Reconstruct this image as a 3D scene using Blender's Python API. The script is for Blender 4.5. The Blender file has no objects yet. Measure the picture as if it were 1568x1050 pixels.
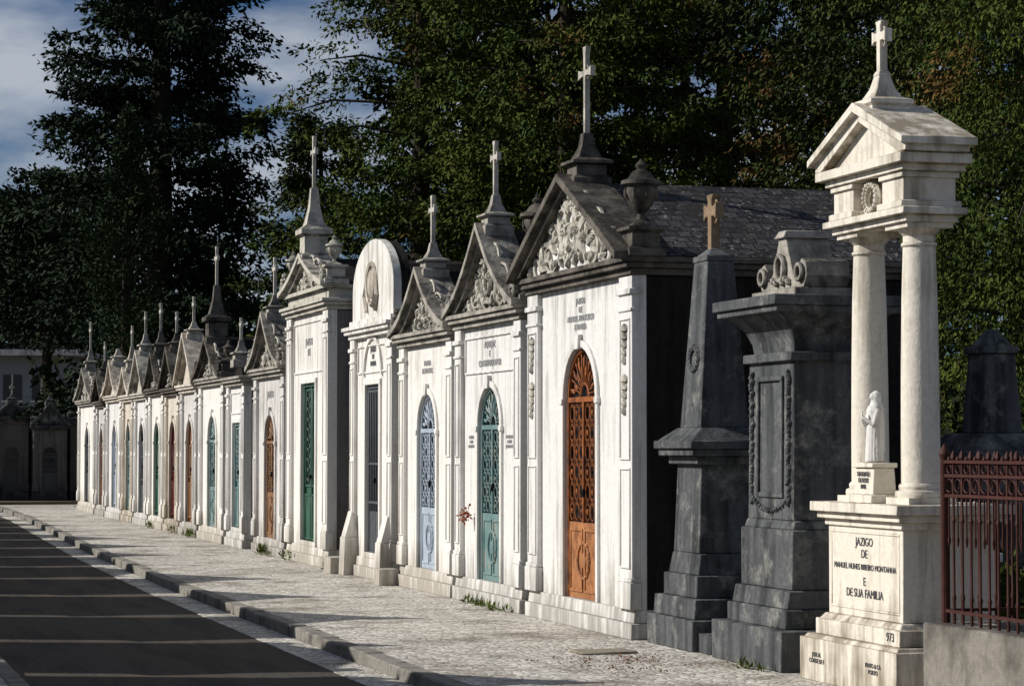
import bpy, bmesh, math, random
import numpy as np
from mathutils import Vector, Matrix
rnd=random.Random(7); nr=np.random.default_rng(7)
scene=bpy.context.scene
R=math.radians
# ------------------------------------------------------------ materials
def newmat(name):
    m=bpy.data.materials.new(name); m.use_nodes=True
    t=m.node_tree; t.nodes.clear()
    out=t.nodes.new('ShaderNodeOutputMaterial'); b=t.nodes.new('ShaderNodeBsdfPrincipled')
    t.links.new(b.outputs[0],out.inputs[0]); return m,t,b,out
def noise(t,vec,scale,detail=6,rough=.6):
    n=t.nodes.new('ShaderNodeTexNoise'); n.inputs['Scale'].default_value=scale
    n.inputs['Detail'].default_value=min(detail,5); n.inputs['Roughness'].default_value=rough
    t.links.new(vec,n.inputs['Vector']); return n.outputs['Fac']
def math_(t,op,a,b=None,c=None):
    n=t.nodes.new('ShaderNodeMath'); n.operation=op
    for i,v in enumerate((a,b,c)):
        if v is None: continue
        if isinstance(v,(int,float)): n.inputs[i].default_value=v
        else: t.links.new(v,n.inputs[i])
    return n.outputs[0]
def mapr(t,v,a,b,c=0.,d=1.):
    n=t.nodes.new('ShaderNodeMapRange'); n.clamp=True
    n.inputs[1].default_value=a;n.inputs[2].default_value=b;n.inputs[3].default_value=c;n.inputs[4].default_value=d
    t.links.new(v,n.inputs[0]); return n.outputs[0]
def mixc(t,f,a,b,mode='MIX'):
    n=t.nodes.new('ShaderNodeMix'); n.data_type='RGBA'; n.blend_type=mode
    if isinstance(f,(int,float)): n.inputs[0].default_value=f
    else: t.links.new(f,n.inputs[0])
    for i,v in ((6,a),(7,b)):
        if isinstance(v,(tuple,list)): n.inputs[i].default_value=(*v[:3],1)
        else: t.links.new(v,n.inputs[i])
    return n.outputs[2]
def pos(t,sc=(1,1,1)):
    g=t.nodes.new('ShaderNodeNewGeometry')
    if sc==(1,1,1): return g.outputs['Position'],g
    m=t.nodes.new('ShaderNodeMapping'); m.inputs['Scale'].default_value=sc
    t.links.new(g.outputs['Position'],m.inputs['Vector']); return m.outputs[0],g
def bump(t,b,h,strength,dist=.02):
    n=t.nodes.new('ShaderNodeBump'); n.inputs['Strength'].default_value=strength; n.inputs['Distance'].default_value=dist
    t.links.new(h,n.inputs['Height']); t.links.new(n.outputs[0],b.inputs['Normal'])
def stone(name,col,dark,amt=.5,scale=1.5,rough=.85,bmp=.35,streak=.5,top=.0,low=0.,fine=.2,mid=None,spec=.1):
    m,t,b,o=newmat(name)
    p,g=pos(t); ps,_=pos(t,(3.6,3.6,.3))
    a=noise(t,p,scale,5,.68); s=noise(t,ps,2.2,4,.6); f=noise(t,p,26,3,.7)
    v=math_(t,'ADD',math_(t,'MULTIPLY',a,1-streak),math_(t,'MULTIPLY',s,streak))
    if top or low:
        sx=t.nodes.new('ShaderNodeSeparateXYZ'); t.links.new(g.outputs['Normal'],sx.inputs[0])
        v=math_(t,'ADD',v,math_(t,'MULTIPLY',math_(t,'ABSOLUTE',sx.outputs[2]),top))
        if low:
            sp=t.nodes.new('ShaderNodeSeparateXYZ'); t.links.new(g.outputs['Position'],sp.inputs[0])
            v=math_(t,'ADD',v,mapr(t,sp.outputs[2],0.,.7,low,0.))
            v=math_(t,'ADD',v,mapr(t,sp.outputs[2],2.2,3.3,0.,low*.35))
    lo=.65-.35*amt
    fac=mapr(t,v,lo,lo+.2)
    c=mixc(t,fac,col,dark)
    if mid: c=mixc(t,mapr(t,noise(t,p,3.7,4,.7),.52,.68),c,mid)
    c=mixc(t,mapr(t,f,.3,.7,0,fine*2),c,tuple(x*.45 for x in col))
    t.links.new(c,b.inputs['Base Color']); b.inputs['Roughness'].default_value=rough
    b.inputs['Specular IOR Level'].default_value=spec
    h=math_(t,'ADD',math_(t,'MULTIPLY',f,.6),a); bump(t,b,h,bmp,.02)
    return m
def plain(name,col,rough=.6,metal=0.,var=.3,scale=8,spec=.25,rust=None):
    m,t,b,o=newmat(name); p,_=pos(t)
    n=noise(t,p,scale,4,.65)
    c=mixc(t,mapr(t,n,.35,.65,0,var),col,tuple(x*.35 for x in col))
    if rust: c=mixc(t,mapr(t,noise(t,p,5,5,.7),.5,.62),c,rust)
    t.links.new(c,b.inputs['Base Color']); b.inputs['Roughness'].default_value=rough
    b.inputs['Metallic'].default_value=metal; b.inputs['Specular IOR Level'].default_value=spec
    return m
WHITE=stone('white_limewash',(.80,.78,.735),(.37,.34,.29),.36,1.3,.8,.28,.65,.05,.24,.12)
WHITE2=stone('white_marble',(.77,.76,.73),(.34,.325,.30),.38,1.8,.7,.28,.7,.08,.20,.14)
WHITE3=stone('greyed_limewash',(.68,.665,.64),(.29,.27,.24),.44,1.6,.8,.28,.7,.05,.24,.16)
CREAM=stone('cream_stone',(.70,.64,.55),(.24,.21,.16),.42,2.,.8,.35,.6,.1,.2,.18)
GREY=stone('weathered_limestone',(.47,.44,.38),(.028,.026,.024),.56,3.3,.9,.6,.35,.14,0,.35)
GREYL=stone('lichen_limestone',(.60,.57,.49),(.06,.055,.048),.44,4.,.9,.5,.3,.15,0,.3)
STAIN=stone('soot_stained_cornice',(.18,.16,.135),(.018,.017,.016),.62,3.2,.9,.6,.3,.1,0,.3)
DARKS=stone('black_stained_shade_stone',(.036,.032,.029),(.009,.009,.009),.52,1.6,.95,.5,.6,.1,0,.3,spec=.05)  # black-stained stone, base colour lowered further to deepen shade on side walls
TOMBG=stone('grey_granite_tomb',(.125,.132,.138),(.019,.021,.023),.6,2.4,.85,.5,.72,.05,0,.35,mid=(.27,.27,.25))
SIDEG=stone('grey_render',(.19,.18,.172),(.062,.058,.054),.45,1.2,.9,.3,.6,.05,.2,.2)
PED=stone('monument_limestone',(.78,.73,.63),(.24,.20,.145),.38,2.4,.8,.35,.68,.12,.14,.16)
BASE=stone('fence_base_stone',(.27,.25,.22),(.055,.05,.045),.54,2.4,.9,.5,.3,.1,0,.3)
IRONR=plain('rusty_iron',(.065,.018,.013),.7,.1,.6,12,.3)
IRON=plain('dark_iron',(.02,.02,.022),.55,.3,.4)
GLASS=plain('dark_interior',(.012,.013,.016),.25,0,.4,3,.5)
GREEN=plain('green_paint',(.050,.130,.090),.45,0,.45,4)
TEAL=plain('verdigris_paint',(.15,.26,.26),.5,0,.4,6,.3,(.24,.28,.26))
BLUE=plain('pale_blue_paint',(.42,.49,.57),.5,0,.35,6)
ORANGE=plain('rusted_orange_iron',(.36,.12,.035),.7,.1,.7,9,.2,(.12,.045,.022))
COPPER=plain('rusted_door_panel',(.44,.19,.075),.65,.05,.6,7,.25,(.20,.08,.035))
OCHRE=plain('ochre_wood',(.26,.14,.07),.6,0,.4,9)
REDP=plain('oxblood_paint',(.13,.03,.025),.5,0,.4)
GREYP=plain('grey_paint',(.10,.11,.12),.5,0,.4)
INK=plain('inscription_lead',(.10,.10,.11),.6,0,.1)
INKL=plain('inscription_faded',(.36,.36,.37),.7,0,.1)
CROSSB=stone('brown_cross_stone',(.30,.22,.14),(.05,.04,.03),.5,6,.85,.4,.3,0,0,.3)
def roofmat():
    m,t,b,o=newmat('slate_roof'); p,g=pos(t)
    sx=t.nodes.new('ShaderNodeSeparateXYZ'); t.links.new(p,sx.inputs[0])
    cb=t.nodes.new('ShaderNodeCombineXYZ'); t.links.new(sx.outputs[0],cb.inputs[0]); t.links.new(math_(t,'MULTIPLY',sx.outputs[2],1.5),cb.inputs[1])
    br=t.nodes.new('ShaderNodeTexBrick'); t.links.new(cb.outputs[0],br.inputs[0])
    br.inputs['Scale'].default_value=1; br.inputs['Brick Width'].default_value=.13; br.inputs['Row Height'].default_value=.09
    br.inputs['Mortar Size'].default_value=.007; br.inputs['Color1'].default_value=(.06,.06,.066,1); br.inputs['Color2'].default_value=(.02,.02,.024,1); br.inputs['Mortar'].default_value=(.006,.006,.007,1)
    c=mixc(t,mapr(t,noise(t,p,17,5,.8),.58,.64),br.outputs[0],(.28,.27,.23))
    c=mixc(t,mapr(t,noise(t,p,1.3,4,.6),.5,.7,0,.7),c,(.035,.03,.025))
    t.links.new(c,b.inputs['Base Color']); b.inputs['Roughness'].default_value=.85;b.inputs['Specular IOR Level'].default_value=.1
    bump(t,b,br.outputs[0],.9,.03); return m
ROOF=roofmat()
def cobble():
    m,t,b,o=newmat('limestone_cobbles'); p,_=pos(t)
    v=t.nodes.new('ShaderNodeTexVoronoi'); v.inputs['Scale'].default_value=12; t.links.new(p,v.inputs['Vector'])
    e=t.nodes.new('ShaderNodeTexVoronoi'); e.feature='DISTANCE_TO_EDGE'; e.inputs['Scale'].default_value=12; t.links.new(p,e.inputs['Vector'])
    sp=t.nodes.new('ShaderNodeSeparateColor'); t.links.new(v.outputs['Color'],sp.inputs[0])
    c=mixc(t,sp.outputs[0],(.68,.65,.59),(.40,.38,.34))
    c=mixc(t,mapr(t,noise(t,p,.9,5,.74),.5,.64,0,.75),c,(.17,.14,.105))
    c=mixc(t,mapr(t,noise(t,p,.35,4,.6),.5,.7,0,.4),c,(.24,.21,.17))
    c=mixc(t,mapr(t,e.outputs['Distance'],.0,.09,.7,0),c,(.07,.06,.045))
    t.links.new(c,b.inputs['Base Color']); b.inputs['Roughness'].default_value=.85; b.inputs['Specular IOR Level'].default_value=.15
    bump(t,b,mapr(t,e.outputs['Distance'],0,.25),.5,.015); return m
COB=cobble()
def asphalt():
    m,t,b,o=newmat('asphalt'); p,_=pos(t)
    c=mixc(t,mapr(t,noise(t,p,38,4,.85),.35,.65),(.030,.028,.027),(.14,.12,.10))
    c=mixc(t,mapr(t,noise(t,p,.7,5,.72),.42,.66,0,.75),c,(.10,.08,.058))
    c=mixc(t,mapr(t,noise(t,pos(t,(2.5,.35,1))[0],1.2,4,.6),.5,.6,0,.5),c,(.033,.03,.028))
    t.links.new(c,b.inputs['Base Color']); b.inputs['Roughness'].default_value=.85; b.inputs['Specular IOR Level'].default_value=.15
    bump(t,b,noise(t,p,60,4,.8),.8,.03); return m
ASP=asphalt()
KERB=stone('kerb_stone',(.28,.265,.235),(.07,.065,.058),.52,3,.9,.5,.1,0,0,.3)
SOIL=stone('soil_and_gravel',(.17,.14,.10),(.05,.05,.03),.5,.8,.95,.6,.0,0,0,.3)
GRAV=stone('pale_gravel',(.40,.37,.31),(.22,.2,.16),.4,.8,.95,.4,.0,0,0,.2)
def leafmat(name,a,b_,c_,sc=.55):
    m,t,b,o=newmat(name); p,_=pos(t)
    c=mixc(t,mapr(t,noise(t,p,sc,2,.5),.38,.62),a,b_)
    c=mixc(t,mapr(t,noise(t,p,4,1,.7),.35,.65,0,.65),c,tuple(x*.45 for x in a))
    c=mixc(t,mapr(t,noise(t,p,.45,2,.55),.62,.70,0,.8),c,c_)
    t.links.new(c,b.inputs['Base Color']); b.inputs['Roughness'].default_value=.75; b.inputs['Specular IOR Level'].default_value=.08
    return m
LCED=leafmat('cedar_foliage',(.013,.026,.013),(.026,.046,.019),(.03,.035,.015))
LCYP=leafmat('cypress_foliage',(.024,.043,.018),(.040,.062,.023),(.05,.045,.02))
LMID=leafmat('conifer_foliage',(.040,.068,.011),(.090,.118,.018),(.15,.08,.025))
LMI2=leafmat('conifer_foliage_dull',(.027,.046,.010),(.060,.078,.015),(.12,.06,.02))
LDRK=leafmat('dark_foliage',(.012,.021,.007),(.024,.036,.011),(.03,.03,.012))
LFAR=leafmat('distant_foliage',(.05,.07,.055),(.08,.10,.075),(.08,.08,.05),.2)
WEED=leafmat('weed_green',(.09,.14,.02),(.14,.17,.03),(.2,.18,.04),2)
BARK=stone('bark',(.05,.04,.03),(.02,.015,.012),.5,5,.95,.7,.6)
# ------------------------------------------------------------ builders
class P:
    def __init__(s,name,mat,parent,bevel=.006,sharp=35,remesh=0):
        s.n=name;s.m=mat;s.p=parent;s.bm=bmesh.new();s.bv=bevel;s.sh=sharp;s.rm=remesh
    def box(s,x0,x1,y0,y1,z0,z1,ix=0,iy=0):
        b=s.bm;v=[b.verts.new(q) for q in ((x0,y0,z0),(x1,y0,z0),(x1,y1,z0),(x0,y1,z0),(x0+ix,y0+iy,z1),(x1-ix,y0+iy,z1),(x1-ix,y1-iy,z1),(x0+ix,y1-iy,z1))]
        for f in ((0,3,2,1),(4,5,6,7),(0,1,5,4),(1,2,6,5),(2,3,7,6),(3,0,4,7)): b.faces.new([v[i] for i in f])
    def prism(s,pts,x0,x1):
        b=s.bm;A=[b.verts.new((x0,y,z)) for y,z in pts];B=[b.verts.new((x1,y,z)) for y,z in pts]
        b.faces.new(A);b.faces.new(B[::-1]);n=len(pts)
        for i in range(n): b.faces.new((A[i],B[i],B[(i+1)%n],A[(i+1)%n]))
    def slab(s,pts,z0,z1):
        b=s.bm;A=[b.verts.new((x,y,z0)) for x,y in pts];B=[b.verts.new((x,y,z1)) for x,y in pts]
        b.faces.new(A[::-1]);b.faces.new(B);n=len(pts)
        for i in range(n): b.faces.new((A[i],A[(i+1)%n],B[(i+1)%n],B[i]))
    def lathe(s,cx,cy,prof,n=16,rot=0,sx=1,sy=1,z=0,k=1):
        b=s.bm;rings=[]
        for r,h in prof:
            r=max(r,.0005)*k
            rings.append([b.verts.new((cx+math.cos(rot+2*math.pi*i/n)*r*sx,cy+math.sin(rot+2*math.pi*i/n)*r*sy,z+h*k)) for i in range(n)])
        for a,c in zip(rings,rings[1:]):
            for i in range(n): b.faces.new((a[i],a[(i+1)%n],c[(i+1)%n],c[i]))
        b.faces.new(rings[0][::-1]);b.faces.new(rings[-1])
    def sq(s,cx,cy,prof,z=0,k=1):
        s.lathe(cx,cy,[(r*1.41421,h) for r,h in prof],4,math.pi/4,1,1,z,k)
    def tube(s,pts,r,n=5,closed=False,r2=None):
        b=s.bm;pts=[Vector(p) for p in pts];m=len(pts);rings=[]
        for i,p in enumerate(pts):
            if closed: t=pts[(i+1)%m]-pts[i-1]
            else: t=pts[min(i+1,m-1)]-pts[max(i-1,0)]
            t.normalize(); u=t.cross(Vector((1,.01,.02)));
            if u.length<.2: u=t.cross(Vector((0,0,1)))
            u.normalize(); w=t.cross(u); rr=r if r2 is None else r+(r2-r)*i/(m-1)
            rings.append([b.verts.new(p+(u*math.cos(2*math.pi*j/n)+w*math.sin(2*math.pi*j/n))*rr) for j in range(n)])
        for i in range(m if closed else m-1):
            a,c=rings[i],rings[(i+1)%m]
            for j in range(n): b.faces.new((a[j],a[(j+1)%n],c[(j+1)%n],c[j]))
        if not closed: b.faces.new(rings[0][::-1]);b.faces.new(rings[-1])
    def blob(s,c,r,sub=1,rx=0):
        M=Matrix.Translation(c)@Matrix.Rotation(rx,4,'X')@Matrix.Diagonal((r[0],r[1],r[2],1))
        bmesh.ops.create_icosphere(s.bm,subdivisions=sub,radius=1,matrix=M)
    def ring(s,x,y,z,ry,rz,r,n=12,m=5):
        s.tube([(x,y+ry*math.cos(2*math.pi*i/n),z+rz*math.sin(2*math.pi*i/n)) for i in range(n)],r,m,True)
    def frame(s,y0,y1,z0,z1,x,w=.02,t=.014):
        s.box(x-t,x+.004,y0,y1,z0,z0+w);s.box(x-t,x+.004,y0,y1,z1-w,z1)
        s.box(x-t,x+.004,y0,y0+w,z0+w,z1-w);s.box(x-t,x+.004,y1-w,y1,z0+w,z1-w)
    def done(s):
        if not s.bm.verts: s.bm.free(); return None
        bmesh.ops.recalc_face_normals(s.bm,faces=s.bm.faces)
        me=bpy.data.meshes.new(s.n);s.bm.to_mesh(me);s.bm.free()
        me.materials.append(s.m)
        me.polygons.foreach_set('use_smooth',[True]*len(me.polygons))
        me.set_sharp_from_angle(angle=R(s.sh))
        o=bpy.data.objects.new(s.n,me);scene.collection.objects.link(o)
        if s.p: o.parent=s.p
        if s.rm:
            q=o.modifiers.new('r','REMESH');q.mode='VOXEL';q.voxel_size=s.rm;q.use_smooth_shade=True
            q=o.modifiers.new('s','SMOOTH');q.iterations=2
        elif s.bv:
            q=o.modifiers.new('b','BEVEL');q.width=s.bv;q.segments=1;q.limit_method='ANGLE';q.angle_limit=R(50)
        return o
def empty(name,loc,rot=0):
    e=bpy.data.objects.new(name,None);e.empty_display_size=.3;e.location=loc;e.rotation_euler=(0,0,rot)
    scene.collection.objects.link(e);return e
def text(par,body,x,y,z,size,mat,align='CENTER'):
    c=bpy.data.curves.new('inscription','FONT');c.body=body;c.size=size;c.extrude=.003;c.align_x=align;c.align_y='CENTER';c.space_line=1.0
    c.resolution_u=3
    o=bpy.data.objects.new('inscription',c);scene.collection.objects.link(o);o.parent=par
    o.location=(x,y,z);o.rotation_euler=(R(90),0,R(-90));c.materials.append(mat);return o
def archpts(yc,zs,r,n=14,rz=None):
    rz=rz or r
    return [(yc+r*math.cos(math.pi*i/n),zs+rz*math.sin(math.pi*i/n)) for i in range(n+1)]
def archband(p,yc,zb,zs,ri,ro,x0,x1):
    o=[(yc+ro,zb)]+archpts(yc,zs,ro)+[(yc-ro,zb)]
    i=[(yc+ri,zb)]+archpts(yc,zs,ri)+[(yc-ri,zb)]
    p.prism(o+i[::-1],x0,x1)
def cross(p,x,y,z,h,w=None,t=.05,th=.06):
    w=w or h*.3; a=t*.5; zc=z+h*.7; f=a*1.7; e=.05*h/.5
    pts=[(-a,z),(-a,zc-a),(-w+e,zc-a),(-w,zc-f),(-w,zc+f),(-w+e,zc+a),(-a,zc+a),(-a,z+h-e),(-f,z+h),(f,z+h),(a,z+h-e),(a,zc+a),(w-e,zc+a),(w,zc+f),(w,zc-f),(w-e,zc-a),(a,zc-a),(a,z)]
    p.prism([(y+q,v) for q,v in pts],x-th/2,x+th/2)
    for s in (-1,1):
        for r in (-1,1): p.tube([(x,y+s*a,zc+r*a*2.6),(x,y+s*a*2.6,zc+r*a)],a*.35,4)
URN=[(.17,0),(.17,.05),(.07,.12),(.06,.2),(.19,.36),(.25,.52),(.23,.6),(.30,.64),(.30,.69),(.2,.73),(.14,.82),(.06,.87),(.09,.93),(.05,.97),(.0,1.03)]
def urn(p,x,y,z,h):
    p.lathe(x,y,URN,14,0,1,1,z,h)
    for i in range(8):
        a=i*math.pi/4; p.blob((x+math.cos(a)*.24*h,y+math.sin(a)*.24*h,z+.5*h),(.035*h,.035*h,.1*h))
def relief(p,x,yc,zb,W,Hh,k=26,wreath=True):
    for sg in (-1,1):
        for (cy,cz,r0) in ((.20,.24,.13),(.34,.13,.08),(.09,.60,.08)):
            pts=[]
            for i in range(18):
                a=i/17*2.6*math.pi; r=r0*W*(1-.78*i/17)
                pts.append((x,yc+sg*(cy*W+r*math.cos(a)),zb+cz*Hh+r*math.sin(a)*.9))
            p.tube(pts,.015*W/2.4+.005,5)
    for _ in range(k):
        v=rnd.random()**1.3; u=rnd.random()*.44*(1-v)
        s=rnd.uniform(.012,.028)*W/1.6; ra=rnd.random()*3
        for sg in (-1,1):
            p.blob((x,yc+sg*u*W,zb+.05+v*Hh*.8),(.045,s,s*2.2),1,ra*sg)
    if wreath:
        p.ring(x-.01,yc,zb+.40*Hh,.085*W/1.6,.12*W/1.6,.026,14)
        for i in range(12):
            a=i*math.pi/6; p.blob((x-.02,yc+.085*W/1.6*math.cos(a),zb+.40*Hh+.12*W/1.6*math.sin(a)),(.03,.022,.03))
def gedge(hw,z0,z1,c,n=8):
    o=[]
    for i in range(n+1):
        s=i/n; o.append((hw*(1-s),z0+(z1-z0)*(s-c*math.sin(math.pi*s)*.5)))
    return o
def gablepoly(hw,z0,z1,c,n=8):
    e=gedge(hw,z0,z1,c,n); return e+[(-y,z) for y,z in e[::-1][1:]]
def door(E,style,col,a,pl,dz,arch,xd=.028,pcol=None):
    zs=dz-a if arch else dz
    shape=([(a+.02,pl-.02)]+archpts(0,zs,a+.02)+[(-a-.02,pl-.02)]) if arch else [(a+.02,pl-.02),(a+.02,dz+.02),(-a-.02,dz+.02),(-a-.02,pl-.02)]
    g=P('door_interior',GLASS if style!='panel' else col,E,0);g.prism(shape,xd+.03,xd+.04);g.done()
    d=P('door_leaves',col,E,.003)
    if arch: archband(d,0,pl,zs,a-.04,a-.002,xd-.01,xd+.03)
    else:
        d.box(xd-.01,xd+.03,-a+.001,-a+.04,pl,dz-.002);d.box(xd-.01,xd+.03,a-.04,a-.001,pl,dz-.002);d.box(xd-.01,xd+.03,-a+.04,a-.04,dz-.05,dz-.002)
    if style=='lattice':
        q=P('lower_door_panel',pcol or col,E,.003)
        q.box(xd,xd+.028,-a+.04,a-.04,pl+.001,pl+.72)
        for s in (-1,1): q.frame(min(s*.03,s*(a-.08)),max(s*.03,s*(a-.08)),pl+.06,pl+.66,xd,.025,.012)
        q.ring(xd-.005,0,pl+.36,a*.36,.17,.018)
        for i in range(14):
            an=i*math.pi/7; q.blob((xd-.006,a*.36*math.cos(an),pl+.36+.17*math.sin(an)),(.016,.022,.03))
        q.blob((xd-.003,0,pl+.36),(.02,a*.16,.09));q.done()
        d.box(xd-.012,xd+.028,-.018,.018,pl+.72,zs);d.box(xd-.014,xd+.026,-a+.04,a-.04,zs-.03,zs+.02)
        nx=max(2,int((a-.05)/.12)); cw=(a-.06)/nx; nz=int((zs-pl-.76)/(cw*1.15)); ch=(zs-.03-pl-.74)/nz
        for s in (-1,1):
            for i in range(nx):
                for j in range(nz):
                    y=s*(.02+cw*(i+.5)); z=pl+.73+ch*(j+.5)
                    d.ring(xd+.008,y,z,cw*.44,ch*.46,.0065,8,4)
                    d.ring(xd+.008,y,z+ch*.5,cw*.2,ch*.2,.0055,6,3)
                    if (i+j)%2==0: d.blob((xd+.006,y,z),(.012,cw*.18,ch*.18))
                d.box(xd+.006,xd+.016,s*(.02+cw*i)-.004,s*(.02+cw*i)+.004,pl+.72,zs-.03)
        if arch:
            for i in range(1,14):
                an=math.pi*i/14; r1=a*.9
                d.tube([(xd+.01,.2*a*math.cos(an),zs+.03+.2*a*math.sin(an)),(xd,.6*a*math.cos(an+.06),zs+.01+.6*a*math.sin(an+.06)),(xd+.01,r1*math.cos(an),zs+r1*math.sin(an))],.008,4)
                d.blob((xd+.005,(.55+.16*(i%2))*a*math.cos(an),zs+(.55+.16*(i%2))*a*math.sin(an)),(.014,a*.05,a*.14),1,an-math.pi/2)
            d.tube([(xd+.01,q[0],q[1]) for q in archpts(0,zs+.02,.26*a,8)],.014,4)
    elif style=='panel':
        d.box(xd+.002,xd+.03,-.02,.02,pl,zs)
        for s in (-1,1):
            y0,y1=sorted((s*.045,s*(a-.07)))
            d.box(xd+.012,xd+.029,y0,y1,pl+.08,pl+.75); d.frame(y0,y1,pl+.08,pl+.75,xd+.012,.03,.014)
            d.frame(y0,y1,pl+.85,zs-.08,xd+.028,.03,.02)
        gl=P('door_glass',GLASS,E,0)
        for s in (-1,1):
            y0,y1=sorted((s*.09,s*(a-.12))); gl.box(xd+.024,xd+.038,y0,y1,pl+.89,zs-.12)
        gl.done()
        b=P('door_grille',col,E,0)
        for s in (-1,1):
            for i in range(9):
                z=pl+.98+i*(zs-pl-1.18)/8; b.ring(xd+.018,s*a*.5,z,a*.2,.06,.005,8,4)
        b.done()
    else:
        for i in range(7):
            y=-a+.04+(2*a-.08)*(i+.5)/7; d.box(xd,xd+.018,y-.009,y+.009,pl,zs)
        for z in (pl+.05,pl+.7,pl+1.2,zs-.1): d.box(xd-.006,xd+.014,-a+.04,a-.04,z,z+.03)
        d.box(xd+.004,xd+.026,-a+.04,a-.04,pl+.001,pl+.6)
    d.done()
    kn=P('door_handle',IRON,E,0);kn.blob((xd-.02,-.05,pl+1.0),(.02,.014,.05));kn.done()
def mausoleum(y0,y1,H,D=2.4,x=7.06,rot=0,name='mausoleum',gz=.95,conc=.2,fin=.4,crossh=.55,dw=.8,dz=2.3,arch=True,dstyle='lattice',dcol=BLUE,
              wall=WHITE,gm=GREY,side=SIDEG,roofm=DARKS,pil=.24,txt=None,urns=0,rel=True,pl=.26,gproj=.13,attic=0,top='gable',yc=None,finw=.16,trim=None,tymp=None,rake=None,pcol=None):
    W=y1-y0;hw=W/2;E=empty(name,(x,(y0+y1)/2 if yc is None else yc,0),rot);a=dw/2;zs=dz-a if arch else dz;trim=trim or wall
    p=P('plinth',trim,E);p.box(-.07,.2,-hw-.03,hw+.03,0,pl*.55);p.box(-.04,.19,-hw-.015,hw+.015,pl*.55,pl,.012,.012);p.done()
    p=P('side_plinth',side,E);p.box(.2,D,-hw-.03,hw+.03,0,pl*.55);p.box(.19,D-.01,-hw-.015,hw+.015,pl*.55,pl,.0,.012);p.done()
    f=P('facade',wall,E,0)
    f.prism([(-hw,pl),(-a,pl),(-a,zs)]+(archpts(0,zs,a)[::-1][1:-1] if arch else [])+[(a,zs),(a,pl),(hw,pl),(hw,H),(-hw,H)],0,.09);f.done()
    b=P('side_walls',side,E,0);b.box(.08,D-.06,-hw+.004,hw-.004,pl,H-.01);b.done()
    t=P('pilasters_and_mouldings',trim,E,.005)
    for s in (-1,1):
        y0_,y1_=sorted((s*(hw-pil),s*(hw+.004)))
        t.box(-.05,.03,y0_,y1_,pl+.001,H-.002)
        t.box(-.075,.035,y0_-.018,y1_+.018,pl+.002,pl+.24);t.box(-.065,.034,y0_-.01,y1_+.01,pl+.24,pl+.28)
        t.box(-.075,.035,y0_-.018,y1_+.018,H-.17,H-.12);t.box(-.065,.034,y0_-.012,y1_+.012,H-.32,H-.29)
        t.frame(y0_+.035,y1_-.035,pl+.36,pl+1.25,-.05,.018);t.frame(y0_+.035,y1_-.035,pl+1.32,H-.38,-.05,.018)
    archband(t,0,pl,zs,a,a+.07,-.028,.01) if arch else t.frame(-a-.07,a+.07,pl,dz+.07,0,.07,.03)
    if arch:
        t.box(-.05,.012,-.05,.05,dz-.02,dz+.12)
        t.box(-.04,.012,-a-.09,-a-.002,zs-.05,zs+.01);t.box(-.04,.012,a+.002,a+.09,zs-.05,zs+.01)
    ph=H-.14-(dz+.2)
    if ph>.25: t.frame(-hw+pil+.06,hw-pil-.06,dz+.15,H-.1,0,.025,.018)
    t.done()
    if txt:
        text(E,txt[0],-.006,0,(dz+.15+H-.1)/2,txt[1],txt[2])
    door(E,dstyle,dcol,a,pl,dz,arch,pcol=pcol)
    c=P('cornice',gm,E,.006)
    c.box(-.07,D,-hw-.03,hw+.03,H,H+.06);c.box(-.12,D+.02,-hw-.075,hw+.075,H+.06,H+.11);c.box(-.15,D+.04,-hw-.11,hw+.11,H+.11,H+.16)
    z0=H+.16
    if attic:
        c.box(-.03,D-.1,-hw+.02,hw-.02,z0,z0+attic);c.box(-.1,D-.05,-hw-.05,hw+.05,z0+attic,z0+attic+.06);z0+=attic+.06
    c.done()
    if top=='gable':
        zt=z0+gz
        g=P('gable_tympanum',tymp or gm,E,0);g.prism(gablepoly(hw-.04,z0,zt-.08,conc),-gproj+.12,.22);g.done()
        k=P('raking_cornice',rake or gm,E,.005)
        for s in (-1,1):
            e=gedge(hw+.09,z0,zt,conc); q=[(y,z) for y,z in e]+[(y,z-.10) for y,z in e[::-1]]
            q2=[(y,z+.045) for y,z in e]+[(y,z-.035) for y,z in e[::-1]]
            k.prism([(s*y,max(z,z0-.0)) for y,z in q][:],-gproj+.02,.21);k.prism([(s*y*1.012,z) for y,z in q2],-gproj-.05,.24)
            k.sq(.04,s*(hw-.02),[(.13,0),(.13,.09),(.10,.11),(.10,.2),(.12,.22),(.12,.26),(.03,.31)],z0+.001)
            if conc>.2:
                for i in range(4): k.blob((-gproj+.02,s*(hw+.02-.05*i),z0+.12+.06*i),(.05,.06,.045))
                k.ring(-gproj+.0,s*(hw-.02),z0+.12,.07,.08,.022,10)
        k.done()
        r=P('roof',roofm,E,0);r.prism(gablepoly(hw+.07,z0+.01,zt-.03,conc*.3),.245,D+.03);r.done()
        if rel:
            q=P('carved_relief',GREYL,E,0);relief(q,-gproj+.11,0,z0,W,gz,44,True);q.done()
    elif top=='flat':
        zt=z0+.05
        r=P('roof',roofm,E,0);r.prism([(-hw-.02,z0),(hw+.02,z0),(hw-.1,z0+.12),(0,z0+.3),(-hw+.1,z0+.12)],.1,D-.05);r.done();zt=z0+.28
    if urns:
        u=P('urns',rake or gm,E,0)
        for s in (-1,1):
            u.sq(.05,s*(hw-.02),[(.17,0),(.17,.06),(.13,.09),(.13,.20),(.17,.23),(.17,.26)],z0+.002)
            urn(u,.05,s*(hw-.02),z0+.26,urns)
        u.done()
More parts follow.
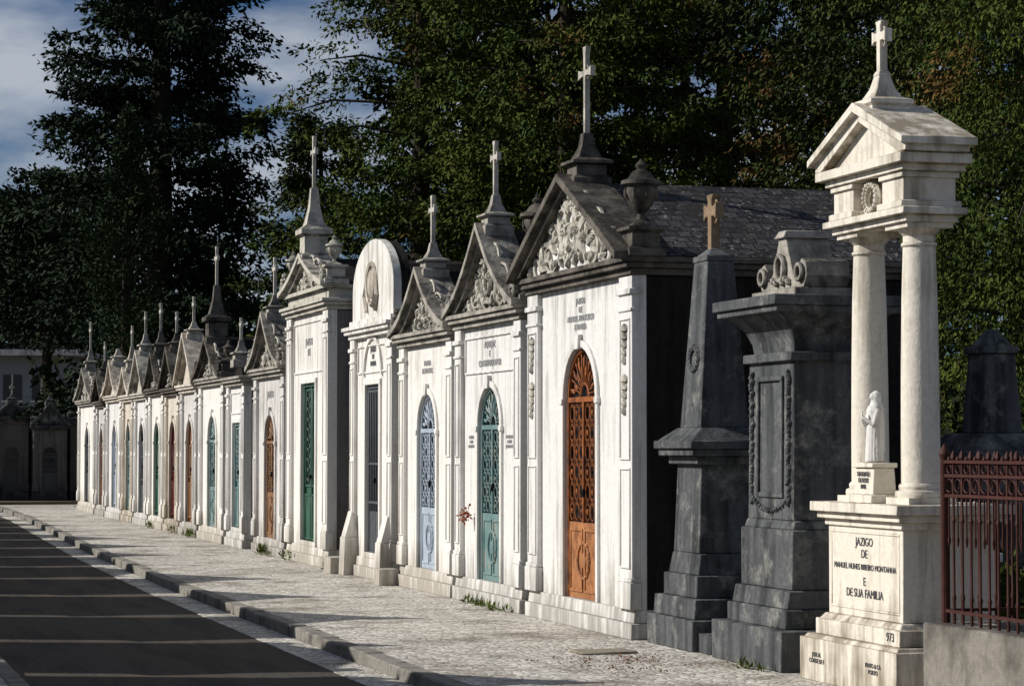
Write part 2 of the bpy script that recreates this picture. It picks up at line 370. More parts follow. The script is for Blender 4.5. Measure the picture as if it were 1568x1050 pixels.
    if fin:
        q=P('finial',rake or gm,E,.004)
        q.sq(.06,0,[(finw,-.12),(finw,.0),(finw*.8,.03),(finw*.78,.28*fin),(finw*1.05,.31*fin),(finw*1.05,.38*fin),(finw*.62,.45*fin),(finw*.36,.7*fin),(finw*.24,1.*fin)],zt)
        q.done()
        if crossh:
            q=P('cross',GREYL,E,.003);cross(q,.06,0,zt+fin-.02,crossh,crossh*.22,.04+.02*crossh,.05);q.done()
    return E
FX=7.06
# big mausoleum
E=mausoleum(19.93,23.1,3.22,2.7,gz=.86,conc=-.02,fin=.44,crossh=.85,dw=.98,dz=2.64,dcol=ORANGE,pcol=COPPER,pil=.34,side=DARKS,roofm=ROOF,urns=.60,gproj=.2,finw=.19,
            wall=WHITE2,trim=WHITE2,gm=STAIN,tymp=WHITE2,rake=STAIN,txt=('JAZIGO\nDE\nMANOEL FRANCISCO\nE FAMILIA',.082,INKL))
t=P('shell_ornaments',GREYL,E,0)
for s in (-1,1):
    for z in (2.75,2.3):
        for i in range(5): t.blob((-.06,s*(1.41),z-.07*i),(.03,.08-.012*i,.05))
t.done()
E=mausoleum(23.36,25.92,3.0,2.4,gz=.90,conc=.30,fin=.35,crossh=.6,dw=.86,dz=2.34,dcol=TEAL,gm=GREY,roofm=DARKS,txt=('AQUI JAZ\nE\nCONSTRUIDO POR',.10,INKL),wall=WHITE2)
text(E,'FALLECIDO\nA 12 DE\nJULHO 1893',-.004,-.74,1.75,.05,INKL);text(E,'NASCEU\nA 3 DE\nMAIO 1841',-.004,.74,1.75,.05,INKL)
mausoleum(26.08,28.55,2.9,2.3,gz=.72,conc=.35,fin=.33,crossh=.58,dw=.86,dz=2.32,dcol=BLUE,gm=GREY,txt=('FAMILIA\nDE MANOEL',.09,INKL),wall=WHITE)
# rounded attic
E=mausoleum(28.95,31.3,3.12,2.3,gz=0,top='none',fin=0,dw=.78,dz=2.5,dstyle='bars',dcol=GREYP,gm=WHITE,side=SIDEG,arch=False,txt=None,rel=False)
p=P('round_attic',WHITE,E,.006)
hw=1.15;p.prism([(hw,3.28),(hw,3.72)]+archpts(0,3.72,hw,24,.66)[1:-1]+[(-hw,3.72),(-hw,3.28)],-.02,.09)
p.box(-.06,.46,-hw-.03,hw+.03,3.281,3.36)
p.done()
p=P('barrel_roof',DARKS,E,0);p.prism([(hw-.01,3.361),(hw-.01,3.72)]+archpts(0,3.72,hw-.01,24,.64)[1:-1]+[(-hw+.01,3.72),(-hw+.01,3.361)],.091,.22)
p.prism([(-hw+.02,3.281),(hw-.02,3.281),(hw-.02,3.90),(hw-.12,4.0),(-hw+.12,4.0),(-hw+.02,3.90)],.22,2.3);p.box(.23,2.35,-hw-.04,hw+.04,3.84,3.90);p.done()
q=P('medallion',CREAM,E,0);q.ring(-.03,0,3.80,.24,.27,.035,16);q.blob((-.03,0,3.80),(.05,.16,.2),2)
for s in (-1,1):
    q.tube([(-.03,s*.24,3.9),(-.05,s*.34,3.65),(-.04,s*.24,3.45)],.03,5)
q.done()
t=P('stepped_buttresses',WHITE,E,.006)
for s in (-1,1): t.box(-.2,0.02,s*1.02-.15,s*1.02+.15,0,.5,.02,.01);t.box(-.17,.02,s*1.02-.13,s*1.02+.13,.5,.84,.09,.02)
t.box(-.3,-.05,-1.6,-1.3,0,.2);t.box(-.3,-.05,1.22,1.65,0,.22)
t.done()
archp=P('arch_label',WHITE,E,0);archband(archp,0,2.62,2.62,.47,.53,-.03,.01);archp.done()
text(E,'JAZIGO\nDE\nFAMILIA',-.006,0,2.86,.09,INK)
mausoleum(32.75,35.7,3.62,2.6,gz=.5,conc=.25,fin=1.0,crossh=.78,dw=1.0,dz=2.62,arch=False,dstyle='panel',dcol=GREEN,gm=GREYL,attic=.14,urns=.42,wall=WHITE,trim=WHITE,pil=.32,finw=.22,txt=('JAZIGO\nDE',.15,INKL))
mausoleum(35.95,38.5,2.78,2.4,gz=.85,conc=.35,fin=.3,crossh=.62,dw=.86,dz=2.2,dcol=OCHRE,gm=GREY,urns=.35,txt=('JAZIGO',.16,INKL),side=SIDEG,wall=WHITE3)
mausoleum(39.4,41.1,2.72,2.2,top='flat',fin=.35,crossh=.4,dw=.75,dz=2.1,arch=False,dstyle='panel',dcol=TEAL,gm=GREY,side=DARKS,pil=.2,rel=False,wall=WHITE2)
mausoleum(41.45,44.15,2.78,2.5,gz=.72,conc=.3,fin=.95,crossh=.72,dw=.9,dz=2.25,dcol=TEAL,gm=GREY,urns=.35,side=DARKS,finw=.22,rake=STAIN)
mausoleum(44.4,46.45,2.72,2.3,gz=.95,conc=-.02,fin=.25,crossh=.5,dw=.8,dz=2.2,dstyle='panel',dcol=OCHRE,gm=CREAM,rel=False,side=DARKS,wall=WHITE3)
mausoleum(46.65,48.55,2.7,2.3,gz=.8,conc=.1,fin=.3,crossh=.45,dw=.8,dz=2.2,dstyle='panel',dcol=REDP,gm=STAIN,side=SIDEG,wall=CREAM)
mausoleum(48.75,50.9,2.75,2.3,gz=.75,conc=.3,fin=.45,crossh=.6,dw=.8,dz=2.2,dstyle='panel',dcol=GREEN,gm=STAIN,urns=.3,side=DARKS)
mausoleum(51.1,53.2,2.7,2.3,gz=.9,conc=.0,fin=.4,crossh=.5,dw=.8,dz=2.2,dstyle='bars',dcol=GREYP,gm=GREYL,rel=False,wall=WHITE2)
mausoleum(53.45,55.3,2.7,2.3,gz=.6,conc=.3,fin=.5,crossh=.5,dw=.75,dz=2.2,dstyle='bars',dcol=TEAL,gm=CREAM,rel=False,urns=.3,wall=CREAM)
mausoleum(55.5,58.3,2.75,2.3,gz=.8,conc=.45,fin=.3,crossh=0,dw=.85,dz=2.2,dstyle='panel',dcol=BLUE,gm=CREAM,rel=False,wall=WHITE2)
mausoleum(58.55,60.4,2.65,2.3,gz=.7,conc=.1,fin=.3,crossh=.5,dw=.75,dz=2.15,dstyle='bars',dcol=OCHRE,gm=STAIN,rel=False,wall=WHITE3)
mausoleum(60.7,64.5,2.75,2.6,gz=.8,conc=.3,fin=.5,crossh=.75,dw=.9,dz=2.2,dstyle='panel',dcol=GREYP,gm=GREY,urns=.45,side=SIDEG)
for i,(cx,h,w,g) in enumerate(((5.2,2.3,1.0,.4),(6.35,2.5,1.05,.5),(7.5,2.2,1.05,.75),(8.75,2.35,1.1,.3),(10.2,2.5,1.4,.6))):
    mausoleum(-w/2,w/2,h,2,x=cx,yc=77+.6*(i%2),rot=R(90),gz=g,conc=.1,fin=.2,crossh=.35*(i%2),dw=.5,dz=1.7,dstyle='bars',dcol=GREYP,wall=SIDEG,gm=TOMBG,side=TOMBG,rel=False,pil=.14,txt=None)
# opposite row (left of the camera, throws its shadow across the road)
y=3.2
while y<74:
    w=rnd.choice((2.5,2.7,2.9,3.1)); h=rnd.choice((3.1,3.2,3.3,3.35))
    mausoleum(y,y+w,h,1.15,x=-.95,rot=math.pi,gz=rnd.choice((.5,.75,.95)),conc=rnd.choice((0,.2,.3)),fin=.35,crossh=rnd.choice((0,.45,.5)),dw=.75,dz=2.2,dstyle='bars',dcol=GREYP,gm=GREY,rel=False,pil=.22)
    y+=w+rnd.choice((.70,.76,.84))
# obelisk tomb
E=empty('obelisk_tomb',(FX,19.13,0))
p=P('pedestal',TOMBG,E,.008)
p.box(0,.95,-.55,.55,0,.26);p.box(.04,.9,-.5,.5,.26,.43,.01,.01)
p.box(.1,.78,-.40,.40,.43,.62);p.box(.13,.74,-.36,.36,.62,.80,.03,.03)
p.box(.16,.70,-.31,.31,.80,1.60,.03,.03);p.box(.13,.73,-.35,.35,1.55,1.62)
p.box(.06,.80,-.42,.42,1.62,1.68);p.box(.03,.83,-.46,.46,1.68,1.75);p.box(.05,.81,-.43,.43,1.75,1.86,.14,.14)
p.box(.05,.45,-.85,-.57,0,.16)
p.done()
p=P('obelisk_shaft',TOMBG,E,.006);p.box(.20,.64,-.25,.25,1.86,3.28,.10,.09);p.box(.29,.55,-.17,.17,3.28,3.33);p.box(.31,.53,-.15,.15,3.33,3.40,.08,.1);p.done()
p=P('wreath',TOMBG,E,0);p.ring(.24,0,2.45,.1,.1,.03,14)
for i in range(14):
    a=i*math.pi/7;p.blob((.235,.1*math.cos(a),2.45+.1*math.sin(a)),(.03,.03,.03))
p.tube([(.25,0,2.35),(.24,.03,2.2),(.22,-.02,2.05)],.02,5);p.done()
p=P('cross',CROSSB,E,.004);cross(p,.42,0,3.38,.48,.14,.085,.08)
for a in (0,1,2,3): p.ring(.42,.09*math.cos(a*math.pi/2+.785),3.715+.09*math.sin(a*math.pi/2+.785),.03,.03,.012,8)
p.done()
# grey tomb monument
E=empty('garlanded_tomb_monument',(FX,17.42,0))
p=P('stepped_base',TOMBG,E,.008);p.box(0,1.15,-.72,.72,0,.31);p.box(.09,1.06,-.60,.60,.31,.46);p.box(.12,1.03,-.57,.57,.46,.60,.02,.02)
p.box(.18,.95,-.52,.52,.60,1.06);p.box(.20,.93,-.50,.50,1.06,1.13,.02,.02);p.done()
p=P('shaft',TOMBG,E,.006);p.box(.22,.88,-.46,.46,1.13,2.42,.012,.012);p.frame(-.26,.26,1.3,2.25,.225,.04,.02);p.box(.19,.91,-.49,.49,2.36,2.43)
p.done()
p=P('coved_cornice',TOMBG,E,.006)
prof=[(.30,0),(.31,.08),(.35,.18),(.42,.27),(.45,.30)]
p.lathe(.55,0,[(r*1.414,h) for r,h in prof],4,math.pi/4,.98,1.38,2.43)
p.box(.02,1.08,-.62,.62,2.73,2.78);p.box(-.01,1.11,-.65,.65,2.78,2.86);p.done()
p=P('acroterion',GREY,E,.006);p.box(.25,.85,-.44,.44,2.86,2.93)
p.prism([(-.42,2.93),(-.47,3.02),(-.45,3.13),(-.37,3.16),(-.31,3.09),(-.28,3.00),(-.2,3.06),(-.13,3.2),(-.07,3.33),(0,3.40),(.07,3.33),(.13,3.2),(.2,3.06),(.28,3.00),(.31,3.09),(.37,3.16),(.45,3.13),(.47,3.02),(.42,2.93)],.33,.7)
p.box(.30,.72,-.10,.10,3.34,3.40,.03,.03);p.ring(.31,0,3.10,.08,.1,.025,12)
for s in (-1,1): p.ring(.31,s*.37,3.05,.06,.06,.022,10)
for i in range(6): p.blob((.315,-.15+.06*i,2.99+.02*(i%2)),(.03,.03,.035))
p.done()
p=P('garlands',TOMBG,E,0)
for s in (-1,1):
    for i in range(34):
        z=2.28-.031*i; p.blob((.217,s*.37+.012*math.sin(i*2.3)+rnd.uniform(-.01,.01),z),(.024,.016+.022*math.sin(i*.55+.4)**2,.026),1,rnd.random()*3)
for i in range(13):
    s=-.3+.05*i; p.blob((.215,s,1.27-.07*(1-(s/.3)**2)),(.024,.028,.022),1,rnd.random()*3)
p.done()
# column monument
E=empty('columned_funerary_monument',(FX,15.54,0))
p=P('pedestal',PED,E,.006)
p.box(0,1.0,-.81,.81,0,.31);p.box(.02,.98,-.78,.78,.31,.335,.02,.02)
p.box(.08,.92,-.70,.70,.335,.45);p.box(.10,.90,-.67,.67,.45,.49,.03,.03)
p.box(.15,.85,-.615,.615,.49,1.16);p.box(.13,.87,-.64,.64,1.13,1.18);p.box(.09,.91,-.69,.69,1.18,1.23);p.box(.05,.95,-.73,.73,1.23,1.30)
p.frame(-.57,.57,.54,1.1,.15,.02,.006)
p.done()
text(E,'JAZIGO\nDE',.148,0,.98,.085,INK);text(E,'MANUEL NUNES RIBEIRO MONTANHA',.148,0,.845,.059,INK);text(E,'E\nDE SUA FAMILIA',.148,0,.70,.085,INK)
text(E,'973',.078,-.56,.395,.085,INK);text(E,'JOSE AL\nCONDE DE F',-.002,.5,.17,.045,INK)
text(E,'PINTO & CA\nPORTO',-.002,-.45,.17,.045,INK)
p=P('columns',PED,E,0,30)
for s in (-1,1):
    y=s*.41+.02
    p.box(.22,.58,y-.18,y+.18,1.30,1.345)
    p.lathe(.40,y,[(.175,0),(.18,.02),(.175,.045),(.15,.055),(.155,.075),(.15,.09),(.136,.10),(.136,.4),(.132,.9),(.124,1.4),(.113,1.74),(.125,1.755),(.125,1.77),(.112,1.78),(.112,1.82),(.15,1.86),(.155,1.87)],28,0,1,1,1.345)
    p.box(.225,.575,y-.175,y+.175,3.215,3.25)
p.done()
p=P('entablature',PED,E,.005)
p.box(.20,.60,-.60,.64,3.25,3.30);p.box(.15,.64,-.66,.70,3.30,3.35)
for s in (-1,1):
    y=s*.41+.02;p.box(.20,.60,y-.17,y+.17,3.35,3.60);p.box(.17,.63,y-.2,y+.2,3.352,3.40);p.box(.18,.62,y-.19,y+.19,3.56,3.602)
p.box(.27,.55,-.22,.26,3.35,3.60)
p.box(.16,.64,-.63,.67,3.602,3.65);p.box(.11,.66,-.70,.74,3.65,3.72)
p.prism([(-.62,3.72),(.66,3.72),(.02,4.02)],.2,.6)
for s in (-1,1):
    p.prism([(.02,4.01),(.02,4.11),(.02+s*.76,3.79),(.02+s*.76,3.725),(.02+s*.66,3.722)],.13,.62)
    p.prism([(.02,4.08),(.02,4.15),(.02+s*.80,3.82),(.02+s*.80,3.765)],.08,.66)
p.done()
p=P('wreath',PED,E,0);p.ring(.235,.02,3.475,.10,.10,.03,18)
for i in range(18):
    a=i*math.pi/9;p.blob((.225,.02+.1*math.cos(a),3.475+.1*math.sin(a)),(.03,.024,.024))
p.done()
p=P('finial',PED,E,.004);p.sq(.33,.04,[(.15,0),(.15,.14),(.17,.16),(.17,.19),(.11,.21),(.07,.28),(.045,.37),(.05,.38),(.035,.41)],3.98)
cross(p,.33,.04,4.37,.38,.11,.06,.06);p.done()
p=P('statue_pedestal',PED,E,.005);p.box(.12,.34,-.18,.2,1.301,1.36);p.box(.15,.33,-.15,.17,1.36,1.55,.01,.01);p.box(.14,.335,-.16,.18,1.55,1.585);p.done()
text(E,'SAUDADE\nDE SEUS\nPAIS',.148,.01,1.46,.045,INK)
p=P('praying_madonna_statue',WHITE2,E,0,60,.0055)
cx,cy,z0=.24,.01,1.585
p.lathe(cx,cy,[(.078,0),(.082,.02),(.074,.10),(.064,.2),(.058,.27),(.066,.33),(.070,.37),(.055,.40),(.026,.415),(.024,.44)],20,0,.82,1,z0)
p.blob((cx-.006,cy,z0+.465),(.031,.027,.038),2);p.blob((cx-.038,cy,z0+.462),(.006,.004,.009),1)
p.lathe(cx+.012,cy,[(.07,.08),(.068,.2),(.066,.3),(.06,.38),(.042,.43),(.041,.47),(.034,.495),(.015,.51),(.001,.512)],18,0,.9,1,z0)
for s in (-1,1):
    p.tube([(cx,cy+s*.062,z0+.375),(cx-.02,cy+s*.075,z0+.32),(cx-.035,cy+s*.072,z0+.265)],.022,8)
    p.tube([(cx-.03,cy+s*.07,z0+.265),(cx-.065,cy+s*.04,z0+.29),(cx-.088,cy+s*.012,z0+.315)],.021,8,False,.012)
    p.tube([(cx-.088,cy+s*.010,z0+.31),(cx-.097,cy+s*.006,z0+.335),(cx-.1,cy+s*.005,z0+.37)],.010,6,False,.005)
for i in range(9):
    a=math.pi*.55+i*math.pi*.11
    p.tube([(cx+.075*.82*math.cos(a),cy+.078*math.sin(a),z0+.01),(cx+.066*.82*math.cos(a),cy+.066*math.sin(a),z0+.15),(cx+.058*.82*math.cos(a+.1),cy+.058*math.sin(a+.1),z0+.26)],.009,5)
p.done()
# iron railing
E=empty('iron_fence',(0,0,0))
p=P('stone_base',BASE,E,.012)
YA,YB,XA,XB=11.2,14.33,7.08,9.6
p.box(XA-.02,XA+.25,YA,YB,0,.55);p.box(XA+.25,XB,YB-.25,YB-.002,0,.548);p.box(XB-.25,XB,YA,YB-.25,0,.546)
p.done()
p=P('iron_railing',IRONR,E,0)
def rail(ax,a0,a1,fixed):
    def bx(u0,u1,w,z0,z1):
        if ax=='y': p.box(fixed-w,fixed+w,u0,u1,z0,z1)
        else: p.box(u0,u1,fixed-w,fixed+w,z0,z1)
    bx(a0,a1,.015,.62,.64);bx(a0,a1,.015,1.37,1.39);bx(a0,a1,.016,1.50,1.52);bx(a0,a1,.02,1.59,1.61)
    n=int(abs(a1-a0)/.12)
    for i in range(n+1):
        u=a0+(a1-a0)*i/n; c=(fixed,u) if ax=='y' else (u,fixed)
        p.lathe(c[0],c[1],[(.012,.55),(.012,.7),(.018,.72),(.010,.74),(.010,1.2),(.018,1.22),(.010,1.24),(.010,1.6)],6)
        p.lathe(c[0],c[1],[(.010,1.6),(.022,1.625),(.015,1.65),(.001,1.675)],6)
        if i<n:
            um=u+(a1-a0)/n/2
            for zz,rr in ((1.445,.045),(1.555,.03)):
                pts=[]
                for k in range(10):
                    a=2*math.pi*k/10; d=rr*math.cos(a)
                    pts.append((fixed,um+d,zz+rr*math.sin(a)) if ax=='y' else (um+d,fixed,zz+rr*math.sin(a)))
                p.tube(pts,.006,4,True)
            c2=(fixed,um) if ax=='y' else (um,fixed)
            p.lathe(c2[0],c2[1],[(.01,1.6),(.016,1.615),(.001,1.64)],6)
            p.lathe(c2[0],c2[1],[(.005,1.05),(.012,1.09),(.006,1.12),(.006,1.37)],5)
rail('y',YB-.1,YA,XA+.1);rail('x',XA+.1,XB-.1,YB-.1);rail('y',YB-.1,YA,XB-.1)
for c in ((XA+.1,YB-.1),(XB-.1,YB-.1)): p.lathe(c[0],c[1],[(.03,.55),(.03,1.62),(.04,1.65),(.03,1.68),(.0,1.72)],10)
p.done()
E=empty('marble_grave_vase',(8.5,16.35,0));p=P('pedestal_and_bowl',WHITE,E,.004);p.sq(0,0,[(.2,0),(.2,.12),(.12,.16),(.11,.8),(.15,.84),(.15,.9)]);urn(p,0,0,.9,.38);p.done()
E=empty('dark_stele_monument',(10.5,19.85,0));p=P('stele',TOMBG,E,.01)
p.box(-.55,.55,-.6,.6,0,1.0);p.box(-.45,.45,-.5,.5,1.0,1.55,.03,.03);p.box(-.5,.5,-.55,.55,1.55,1.66);p.box(-.42,.42,-.46,.46,1.66,1.82,.12,.12);p.box(-.20,.20,-.22,.22,1.82,2.55,.05,.05);p.box(-.18,.18,-.2,.2,2.55,2.62);p.box(-.14,.14,-.16,.16,2.62,2.78,.1,.12);p.done()
E=empty('dark_stele_monument',(12.4,17.9,0));p=P('stele',TOMBG,E,.01);p.box(-.5,.5,-.5,.5,0,1.5,.05,.05);p.box(-.55,.55,-.55,.55,1.5,1.64);p.box(-.3,.3,-.3,.3,1.64,2.2,.08,.08);cross(p,0,0,2.2,.5);p.done()
# ------------------------------------------------------------ ground
def sheet(name,x0,x1,y0,y1,z,mat):
    me=bpy.data.meshes.new(name);me.from_pydata([(x0,y0,z),(x1,y0,z),(x1,y1,z),(x0,y1,z)],[],[(0,1,2,3)]);me.materials.append(mat)
    o=bpy.data.objects.new(name,me);scene.collection.objects.link(o);return o
sheet('ground',-900,900,-300,1500,-.14,SOIL)
sheet('road',1.4,6.2,-15,140,-.10,ASP)
sheet('gravel_path',-40,40,69.5,75,-.092,GRAV)
KP=[(4.58,-15),(4.58,30),(4.75,40),(5.05,50),(5.35,60),(5.4,69.5)]
p=P('pavement',COB,None,0);p.slab(KP+[(7.4,69.5),(7.4,-15)],-.13,0);p.done()
p=P('pavement',COB,None,0);p.slab([(-1.1,-15),(1.42,-15),(1.42,69.5),(-1.1,69.5)],-.13,0);p.done()
def kx(y):
    for (a,b),(c,d) in zip(KP,KP[1:]):
        if y<=d: return a+(c-a)*(y-b)/(d-b)
    return KP[-1][0]
p=P('kerb',KERB,None,.014);y=2.
while y<69:
    l=rnd.uniform(.7,1.1);a,b=kx(y),kx(y+l);j=rnd.uniform(-.01,.01)
    p.slab([(a-.15+j,y),(a+.02+j,y),(b+.02+j,y+l-.015),(b-.15+j,y+l-.015)],-.13,.006+j*.5);y+=l
p.done()
p=P('kerb',KERB,None,.012);y=2.
while y<69:
    l=rnd.uniform(.8,1.1);j=rnd.uniform(-.006,.006);p.box(1.41+j,1.56+j,y,y+l-.012,-.13,.006+j*.5);y+=l
p.done()
p=P('cobbled_gutter',COB,None,0);p.slab([(x-.5,y) for x,y in KP]+[(x-.16,y) for x,y in KP[::-1]],-.13,-.094);p.done()
p=P('cemetery_soil',SOIL,None,0);p.slab([(7.2,-15),(160,-15),(160,69.5),(7.2,69.5)],-.13,-.006);p.slab([(-160,75),(160,75),(160,300),(-160,300)],-.13,-.006);p.slab([(-160,-15),(-1.0,-15),(-1.0,69.5),(-160,69.5)],-.13,-.006);p.done()
# ------------------------------------------------------------ foliage
def leafmesh(name,c,ax,size,k,ll,lw,mat,parent,flat=.45,jit=.7):
    n=len(c);c=np.repeat(c,k,0);ax=np.repeat(ax,k,0);sz=np.repeat(size,k)[:,None];m=n*k
    off=nr.normal(size=(m,3));off/=np.linalg.norm(off,axis=1)[:,None];off*=(nr.random((m,1))**.45)*sz;off[:,2]*=flat
    p=c+off+ax*nr.uniform(-.5,.7,(m,1))*sz
    d=ax*.9+nr.normal(size=(m,3))*jit+off/np.maximum(sz,.01)*.6;d/=np.linalg.norm(d,axis=1)[:,None]
    s=np.cross(d,nr.normal(size=(m,3))*.6+np.array([-.5,.1,.8]));s/=np.linalg.norm(s,axis=1)[:,None]
    L=ll*nr.uniform(.6,1.3,(m,1));w=lw*nr.uniform(.6,1.3,(m,1))
    v=np.stack([p,p+d*L*.45+s*w,p+d*L,p+d*L*.5-s*w],1).reshape(-1,3)
    me=bpy.data.meshes.new(name);me.vertices.add(m*4);me.vertices.foreach_set('co',v.astype(np.float32).ravel())
    me.loops.add(m*4);me.loops.foreach_set('vertex_index',np.arange(m*4,dtype=np.int32))
    me.polygons.add(m);me.polygons.foreach_set('loop_start',np.arange(0,m*4,4,dtype=np.int32));me.polygons.foreach_set('loop_total',np.full(m,4,dtype=np.int32))
    me.update(calc_edges=True);me.materials.append(mat)
    o=bpy.data.objects.new(name,me);scene.collection.objects.link(o)
    if parent:o.parent=parent
    return o
def tree(name,x,y,H,Rr,zc,nb,prof,mat,k=45,ll=.2,lw=.035,ssz=.45,droop=.15,m=7,rise=.0,flat=.45,hang=.5,lumps=.3):
    E=empty(name,(x,y,0));C=[];A=[];S=[]
    tr=P('trunk_and_limbs',BARK,E,0)
    tr.lathe(0,0,[(.45*H/16,0),(.33*H/16,.6),(.28*H/16,H*.3),(.18*H/16,H*.65),(.04,H*.96)],10)
    ph=[rnd.random()*6 for _ in range(4)]
    for i in range(nb):
        u=(i+rnd.random())/nb; h=zc+(H-zc)*u; a=rnd.random()*2*math.pi
        lump=1+lumps*math.sin(3*a+ph[0]+h*.9)*math.sin(h*1.3+ph[1])+lumps*.6*math.sin(5*a+ph[2]-h*1.7)
        L=Rr*prof(u)*rnd.uniform(.72,1.12)*lump
        e=Vector((math.cos(a)*L,math.sin(a)*L,rise*L-droop*L*L/Rr))
        if i%4==0: tr.tube([(0,0,h-.2),(e.x*.5,e.y*.5,h+e.z*.3+.1),(e.x*.85,e.y*.85,h+e.z*.85)],.05*H/16,4,False,.01)
        for j in range(m):
            s=.22+.78*((j+rnd.random())/m)**.75
            lat=rnd.gauss(0,.16)*L
            C.append((e.x*s-math.sin(a)*lat,e.y*s+math.cos(a)*lat,h+e.z*s*s+rnd.gauss(0,.12)))
            A.append((math.cos(a)*.8,math.sin(a)*.8,-hang));S.append(ssz*rnd.uniform(.6,1.3)*(1.2-.4*s))
    tr.done();leafmesh('crown_foliage',np.array(C),np.array(A),np.array(S),k,ll,lw,mat,E,flat)
    return E
col=lambda u:max(.1,min(1,(1-u)*2.2))*(.75+.25*min(1,u*5))
rnd_=lambda u:max(.15,math.sqrt(max(0,1-(abs(u-.35)/.68)**2.4)))
tree('cedar_tree',11.4,80.1,25,5.0,2.6,260,lambda u:max(.05,.97*(1-u)**.55),LCED,58,.24,.055,.66,.28,8,.25,.36,.45,.32)
tree('cedar_tree',9.3,97,12.5,3.0,6.2,90,rnd_,LCED,40,.28,.065,.7,.2,6,.2,.5,.3,.25)
tree('cypress_tree',9.3,72.3,11.6,1.15,.6,110,col,LCYP,46,.15,.032,.32,-.6,4,1.2,1.0,-.9,.15)
tree('conifer_tree',15.0,58.8,16.5,3.1,2.2,190,rnd_,LMID,46,.16,.034,.40,.25,7,.2,.4,.55,.4)
tree('conifer_tree',13.4,63.5,10.6,1.75,1.6,110,rnd_,LMI2,46,.17,.036,.4,.25,6,.2,.4,.55,.4)
tree('conifer_tree',17.2,53.5,16.5,4.4,2.2,230,rnd_,LMID,46,.16,.032,.40,.25,8,.2,.4,.55,.3)
tree('conifer_tree',21.6,54.5,17,4.5,2.2,220,rnd_,LMI2,46,.17,.034,.42,.25,8,.2,.4,.65,.3)
tree('conifer_tree',22.6,45.4,16,4.0,1.6,220,rnd_,LMI2,46,.15,.028,.38,.3,8,.2,.45,.9,.3)
tree('conifer_tree',20.4,36.6,13,3.2,1.2,200,rnd_,LMID,46,.12,.022,.36,.3,7,.2,.6,1.2,.3)
for (x,y,r) in ((21.0,76,3.6),(24.4,78,4.2),(28.5,75.5,4.6),(33,73,4.8),(38,70,5)):
    tree('conifer_tree',x,y,19,r,1,140,rnd_,LDRK,22,.36,.10,.65,.2,7,.2,.5,.4,.3)
def mass(name,x0,x1,y0,y1,h,n,mat,k,ll,lw,s,rot=0,loc=(0,0,0)):
    x=nr.uniform(x0,x1,n);y=nr.uniform(y0,y1,n)
    top=h*(.72+.18*np.sin(x*.9+y*.3)+.1*np.sin(x*2.3+1))
    z=top*nr.random(n)**.7
    o=leafmesh(name,np.stack([x,y,z],1),np.tile([0,0,.4],(n,1)),nr.uniform(.6,1.3,n)*s,k,ll,lw,mat,None,.8)
    o.rotation_euler=(0,0,rot);o.location=loc;return o
mass('shrubs',13,26,27,44,2.6,1000,LDRK,26,.17,.045,.5)
mass('undergrowth',10.5,40,62,72,4.5,1100,LDRK,24,.28,.08,.7)
mass('distant_trees',2.6,60,0,7,6.0,1300,LDRK,22,.5,.16,1.1,R(-16.5),(6,92,0))
mass('hillside_trees',-30,80,0,14,18,1900,LFAR,24,.9,.3,1.9,R(-16.5),(0,175,0))
mass('bushes',7.5,9.3,12.3,14.0,.75,60,WEED,50,.09,.018,.16)
mass('bushes',8.0,9.6,15.2,18.6,.8,120,LMID,50,.1,.02,.2)
Cw=[]
for yy,n in ((37.2,12),(35.2,3),(44.6,10),(32.3,4),(24.8,5),(24.0,5),(47,4),(50,4),(17.3,3)):
    for _ in range(n): Cw.append((6.96-rnd.random()*.06,yy+rnd.gauss(0,.25),.0+rnd.random()*(.10 if yy>30 else .01)))
Cw=np.array(Cw);leafmesh('weeds',Cw,np.tile([0,0,.9],(len(Cw),1)),np.full(len(Cw),.05),18,.08,.009,WEED,None,.6,.5)
LV=plain('dead_leaf',(.20,.10,.05),.8,0,.5,20)
c=np.stack([nr.normal(6.25,.3,90),nr.normal(17.9,.5,90),np.full(90,.008)],1);leafmesh('fallen_leaves',c,np.zeros((90,3)),np.full(90,.08),7,.022,.006,LV,None,.02,.7)
BQ=plain('dried_flowers',(.35,.09,.03),.8,0,.5,20)
c=np.array([(6.96,25.25,1.0),(6.96,25.3,.93)]);leafmesh('dried_flower_bouquet',c,np.tile([-.2,0,-.2],(2,1)),np.full(2,.06),40,.045,.012,BQ,None,.9)
p=P('stone_cover',CREAM,None,.01);p.box(6.1,6.6,18.6,18.95,0,.02);p.done()
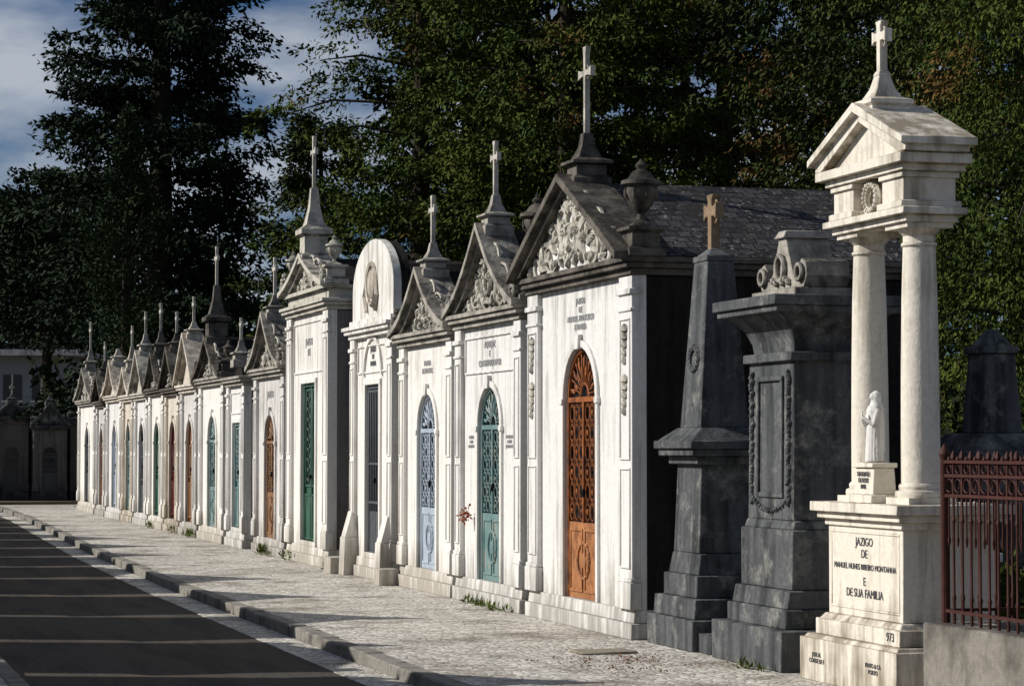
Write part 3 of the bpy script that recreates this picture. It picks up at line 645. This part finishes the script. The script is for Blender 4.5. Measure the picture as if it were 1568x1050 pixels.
# far building
E=empty('office_building',(3.3,145,0),R(-16.5))
p=P('walls',stone('pale_concrete',(.26,.28,.30),(.17,.18,.19),.3,.5),E,0);p.box(-20,12,0,10,0,7.0);p.done()
p=P('roof_slab',WHITE3,E,0);p.box(-21,12.8,-1,11,7.0,7.35);p.box(-20.1,12.1,-.12,0,3.3,3.6);p.done()
p=P('windows',GLASS,E,0)
for i in range(18):
    for z in (1.,4.4): p.box(-19+i*1.7,-17.9+i*1.7,-.05,.05,z,z+1.5)
p.done()
p=P('window_frames',WHITE3,E,0)
for i in range(18):
    for z in (1.,4.4): p.box(-18.5+i*1.7,-18.42+i*1.7,-.08,.0,z,z+1.5);p.box(-19.1+i*1.7,-17.8+i*1.7,-.1,.0,z-.12,z-.0)
p.done()
# light
EL,AZ=R(33),R(21)
s=Vector((-math.cos(EL)*math.cos(AZ),math.cos(EL)*math.sin(AZ),math.sin(EL)))
L=bpy.data.lights.new('sun','SUN');L.energy=5.0;L.angle=R(.5);L.color=(1,.95,.88)
o=bpy.data.objects.new('sun',L);o.rotation_euler=s.to_track_quat('Z','Y').to_euler();scene.collection.objects.link(o)
w=bpy.data.worlds.new('World');scene.world=w;w.use_nodes=True;t=w.node_tree;t.nodes.clear()
out=t.nodes.new('ShaderNodeOutputWorld');bg=t.nodes.new('ShaderNodeBackground');t.links.new(bg.outputs[0],out.inputs[0])
sk=t.nodes.new('ShaderNodeTexSky');sk.sky_type='NISHITA';sk.sun_disc=False;sk.sun_elevation=EL;sk.sun_rotation=R(-69);sk.dust_density=.3;sk.ozone_density=2.5;sk.altitude=200
tc=t.nodes.new('ShaderNodeTexCoord');mp=t.nodes.new('ShaderNodeMapping');mp.inputs['Scale'].default_value=(1,1,2.6);mp.inputs['Rotation'].default_value=(R(12),R(8),0);t.links.new(tc.outputs['Generated'],mp.inputs['Vector'])
cl=noise(t,mp.outputs[0],7.5,5,.55)
base=mixc(t,1.,sk.outputs[0],(.44,.62,.90),'MULTIPLY')
cc=mixc(t,mapr(t,cl,.43,.64,0,.9),base,(9.4,10.2,11.4))
t.links.new(cc,bg.inputs[0]);bg.inputs[1].default_value=.05
cd=bpy.data.cameras.new('camera');cam=bpy.data.objects.new('camera',cd);scene.collection.objects.link(cam);scene.camera=cam
cd.sensor_width=36;cd.lens=83.9;cd.clip_end=3000;cam.location=(0,0,1.7);cam.rotation_euler=(R(92.48),0,R(-16.51))
scene.view_settings.view_transform='Standard';scene.view_settings.look='None';scene.view_settings.exposure=0
